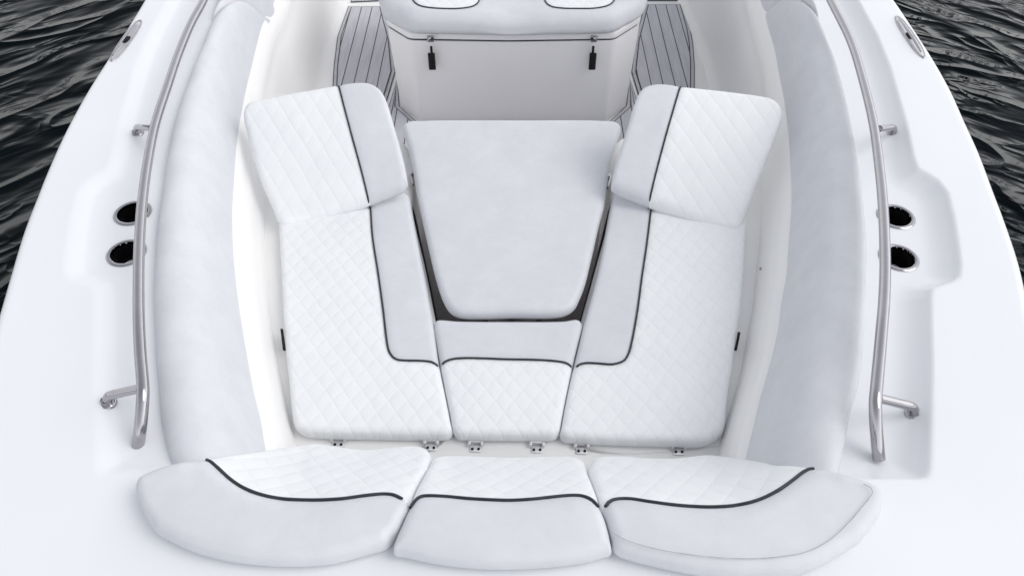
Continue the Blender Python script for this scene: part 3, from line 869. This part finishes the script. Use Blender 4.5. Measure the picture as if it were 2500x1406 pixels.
FR_, _ = cushion('bow_cushion', FRo, zbow, zbow_b, 'right curved bow pad with dark piping and grey rounded outer end', 'cushion',
        pipe=[FRp], grey=FRp+[(2002, 1050), (2400, 1050), (2400, 1600), (1430, 1600), (1445, 1255)], group='bow backrest pads', hid=lambda x, y: x < 1500 and y < 1325, **kw)

def seam_line(parent, pxs):
    q = [P(a, b, Fbow(a, b)+.006) for a, b in cr(pxs, 8)]
    tube('seam', q, .0009, M['seam'], parent, 6)
seam_line(FR_, [(2108, 1181), (2126, 1190), (2131, 1200), (2122, 1215), (2104, 1238), (2070, 1277), (2034, 1311), (1998, 1334), (1966, 1347), (1920, 1356), (1860, 1362), (1780, 1362), (1700, 1355), (1620, 1343), (1560, 1328), (1520, 1314), (1496, 1300)])
# console seat cushion
CCz, CCb = -.275, -.363
CCo = [(905, -90), (916, -40), (928, 8), (936, 38), (950, 56), (975, 70), (1003, 82), (1060, 86), (1240, 88), (1440, 86), (1500, 81), (1528, 66), (1556, 50), (1569, 34), (1579, 0), (1590, -40), (1600, -90), (1560, -150), (1250, -160), (940, -150)]
def pad(a, b): return [(a, -60), (a, -10), (a+2, 6), (a+14, 17), (a+40, 23), ((a+b)/2, 25), (b-40, 23), (b-14, 17), (b-2, 6), (b, -10), (b, -60)]
g1, g2 = pad(1007, 1171), pad(1329, 1501)
def saddle(Q):
    x = Q[:, 0]; y = Q[:, 1]
    return -.022*np.exp(-(x/.13)**2)
# grey where not inside either inset
_old_inside = inside
def cushion_console():
    global inside
    ins1 = [tuple(P(a, b, CCz).xy) for a, b in cr(g1, 5, True)]
    ins2 = [tuple(P(a, b, CCz).xy) for a, b in cr(g2, 5, True)]
    marker = [(-9, -9), (9, -9), (9, 9), (-9, 9)]
    def ins(Q, poly):
        if len(poly) == 4 and abs(poly[0][0]) > 5:
            return ~(_old_inside(Q, ins1)|_old_inside(Q, ins2))
        return _old_inside(Q, poly)
    inside = ins
    big = [(-90000, 300), (90000, 300), (90000, 301), (-90000, 301)]
    r_, h_ = cushion('helm_seat_cushion', CCo, CCz, CCb, 'wide rounded grey seat cushion with two white insets on the console box', 'cushion', r=.055, crown=.012,
            pipe=[g1, g2], grey=big, extra=saddle, mats=('grey', 'quilt'), pr=.0028, spacing=.014)
    inside = _old_inside
    return r_
cushion_console()

# side bolsters
def bolster(outer, inner, label, py0o, py0i, name='side_bolster'):
    o = [np.array(P(a, b, 0)) for a, b in outer]; i = [np.array(P(a, b, ZI)) for a, b in inner]
    o = cr(o, .02); i = cr(i, .02)
    def resamp(c, n):
        c = np.array(c); L = np.r_[0, np.cumsum(np.linalg.norm(np.diff(c, axis=0), axis=1))]
        t = np.linspace(0, L[-1], n); return np.c_[[np.interp(t, L, c[:, k]) for k in range(3)]].T
    n = 110; o = resamp(o, n); i = resamp(i, n)
    prof = [(.06, -.045), (.0, -.03), (-.005, -.012), (.03, .000), (.09, .008), (.18, .011), (.29, .008), (.40, -.002), (.50, -.018), (.59, -.04), (.67, -.068), (.74, -.10), (.81, -.135), (.87, -.168), (.93, -.202), (.985, -.228), (1.0, -.242), (.985, -.254), (.93, -.262), (.80, -.262)]
    V = []; m = len(prof)
    for k in range(n):
        e = min(k, n-1-k)*2.0/n*3.0
        e = min(1, e); sh = 1-(1-e)**6
        for t, z in prof:
            tt_ = .5+(t-.5)*(.97+.03*sh)
            wr = .0016*math.sin(k*.31+t*5)*math.sin(k*.13+2)
            V.append((o[k][0]*(1-tt_)+i[k][0]*tt_, o[k][1]*(1-tt_)+i[k][1]*tt_, z+(sh-1)*.02*(1 if z > -.2 else 0)+wr))
    Fc = [(k*m+j, k*m+j+1, (k+1)*m+j+1, (k+1)*m+j) for k in range(n-1) for j in range(m-1)]
    Fc.append(tuple(range(m))); Fc.append(tuple((n-1)*m+j for j in range(m)))
    c = V[len(V)//2]
    ob = mesh_obj(name, V, Fc, M['bolster'], None, origin=(c[0], c[1], ZI), sharp=60)
    return tag(ob, label, 'bolster', 'padded bolsters along the cockpit sides')
def cut(l, y): return [q for q in l if q[1] > y]
bolster([(512, 50)]+cut(bolLo, 60), [(666, 58)]+cut(bolLi, 60), 'long smooth grey bolster along the left cockpit side beside the left handrail', 0, 0)
bolster([(2006, 45)]+cut(bolRo, 50), [(1849, 46)]+cut(bolRi, 50), 'long smooth grey bolster along the right cockpit side beside the right handrail', 0, 0)
bolster([(590, -160), (565, -90), (529, 0), (513, 47)], [(735, -150), (718, -90), (693, 0), (679, 34), (667, 55)], 'short visible end of rear left bolster at the top photo edge', 0, 0)
bolster([(1925, -170), (1958, -90), (1991, 0), (2005, 42)], [(1788, -160), (1812, -90), (1838, 8), (1848, 43)], 'short visible end of rear right bolster at the top photo edge', 0, 0)

# ================================================================== WATER
def water():
    def axis(lo, hi, st, far):
        a = list(np.arange(lo, hi, st)); d = st
        x = a[-1]
        while x < far: d *= 1.22; x += d; a.append(x)
        d = st; x = a[0]; b = []
        while x > -far: d *= 1.22; x -= d; b.append(x)
        return np.array(b[::-1]+a)
    X = axis(-4.2, 4.2, .03, 900); Y = axis(-1.5, 6.5, .03, 900)
    gx, gy = np.meshgrid(X, Y, indexing='ij')
    rng = np.random.RandomState(11); z = np.zeros_like(gx)
    for lam, amp, n in ((1.6, .018, 6), (.8, .014, 8), (.4, .008, 10), (.2, .0018, 12)):
        for _ in range(n):
            th = R(rng.normal(48, 24)); l = lam*rng.uniform(.7, 1.35); k = 2*math.pi/l
            wx = np.sqrt(gx*gx+.2)+.25*gx*rng.uniform(-1, 1)+.06*np.sin(gy*2.1+rng.uniform(0, 6)); wy = gy+.06*np.sin(gx*1.7+rng.uniform(0, 6))
            ph = k*(wx*math.cos(th)+wy*math.sin(th))+rng.uniform(0, 7)
            z += amp*(2*(1-np.abs(np.sin(ph/2)))**1.25-1)*.62
    z *= .15+.05*np.tanh(gx)
    fade = np.clip(1.4-np.hypot(gx, gy-2.5)/9, 0, 1)
    z = z*fade-.95
    # the boat keeps the water out
    half = np.where(gy < 7.1, np.interp(gy, [-.9, -.5, 0, .6, 1.4, 3, 7], [0, .2, .5, .8, 1.0, 1.1, 1.1]), 0)
    z = np.where(np.abs(gx) < half, -1.12, z)
    nx, ny = gx.shape; idx = np.arange(gx.size).reshape(nx, ny)
    Fc = np.stack([idx[:-1, :-1], idx[1:, :-1], idx[1:, 1:], idx[:-1, 1:]], -1).reshape(-1, 4)
    me = bpy.data.meshes.new('water')
    co = np.c_[gx.ravel(), gy.ravel(), z.ravel()+.95]
    me.vertices.add(len(co)); me.vertices.foreach_set('co', co.ravel())
    me.loops.add(Fc.size); me.loops.foreach_set('vertex_index', Fc.ravel().astype(np.int32))
    me.polygons.add(len(Fc)); me.polygons.foreach_set('loop_start', np.arange(0, Fc.size, 4, dtype=np.int32))
    me.update(calc_edges=True); me.validate(); me.shade_smooth(); me.materials.append(M['water'])
    o = bpy.data.objects.new('water', me); o.location = (0, 0, -.95); col.objects.link(o)
    tag(o, kind='structure')
water()

# ================================================================== LIGHT
SUN_EL, SUN_AZ = 50, 95          # azimuth from +y towards +x
w = bpy.data.worlds.new('World'); scene.world = w; w.use_nodes = True
nt = w.node_tree; bg = nt.nodes['Background']
sky = nt.nodes.new('ShaderNodeTexSky'); sky.sky_type = 'NISHITA'; sky.sun_disc = False
sky.sun_elevation = R(SUN_EL); sky.sun_rotation = R(SUN_AZ)
sky.dust_density = 3; sky.air_density = 1.0
hs = nt.nodes.new('ShaderNodeHueSaturation'); hs.inputs['Saturation'].default_value = .30
nt.links.new(sky.outputs[0], hs.inputs['Color'])
# thin bright overcast over it, brightest low down
tc = nt.nodes.new('ShaderNodeTexCoord'); sx = nt.nodes.new('ShaderNodeSeparateXYZ'); nt.links.new(tc.outputs['Generated'], sx.inputs[0])
cr_ = nt.nodes.new('ShaderNodeValToRGB'); e = cr_.color_ramp.elements
e[0].position = 0; e[0].color = (1, 1, 1, 1); e[1].position = 1; e[1].color = (.26, .275, .30, 1)
k = e.new(.35); k.color = (.78, .79, .81, 1); k = e.new(.7); k.color = (.38, .39, .42, 1)
nt.links.new(sx.outputs[2], cr_.inputs['Fac'])
gl = nt.nodes.new('ShaderNodeVectorMath'); gl.operation = 'SCALE'; nt.links.new(cr_.outputs[0], gl.inputs[0])
mr = nt.nodes.new('ShaderNodeMapRange'); mr.inputs['From Min'].default_value = -.9; mr.inputs['From Max'].default_value = .9   # sky dimmed on the left, added to darken the water there
mr.inputs['To Min'].default_value = 9; mr.inputs['To Max'].default_value = 16
nt.links.new(sx.outputs[0], mr.inputs['Value']); nt.links.new(mr.outputs['Result'], gl.inputs['Scale'])
mx = nt.nodes.new('ShaderNodeMix'); mx.data_type = 'RGBA'; mx.inputs['Factor'].default_value = .65
nt.links.new(gl.outputs[0], mx.inputs['B'])
nt.links.new(hs.outputs[0], mx.inputs['A']); nt.links.new(mx.outputs['Result'], bg.inputs['Color'])
bg.inputs['Strength'].default_value = .12
sun = bpy.data.lights.new('sun', 'SUN'); sun.energy = .65; sun.angle = R(38); sun.color = (1, .97, .93)
so = bpy.data.objects.new('sun', sun); col.objects.link(so)
d = Vector((math.sin(R(SUN_AZ))*math.cos(R(SUN_EL)), math.cos(R(SUN_AZ))*math.cos(R(SUN_EL)), math.sin(R(SUN_EL))))
so.rotation_euler = d.to_track_quat('Z', 'Y').to_euler(); so.location = d*20

cam = bpy.data.cameras.new('camera'); co = bpy.data.objects.new('camera', cam); col.objects.link(co)
cam.sensor_width = 36; cam.lens = 36*F/2500; cam.clip_end = 3000; cam.clip_start = .05
co.location = (0, 0, HC); co.rotation_euler = (R(90)-PITCH, 0, 0)
scene.camera = co
scene.render.engine = 'CYCLES'
scene.cycles.max_bounces = 12; scene.cycles.diffuse_bounces = 10; scene.cycles.glossy_bounces = 6
vs = scene.view_settings
vs.view_transform = 'Standard'; vs.look = 'None'; vs.gamma = 1; vs.exposure = .43
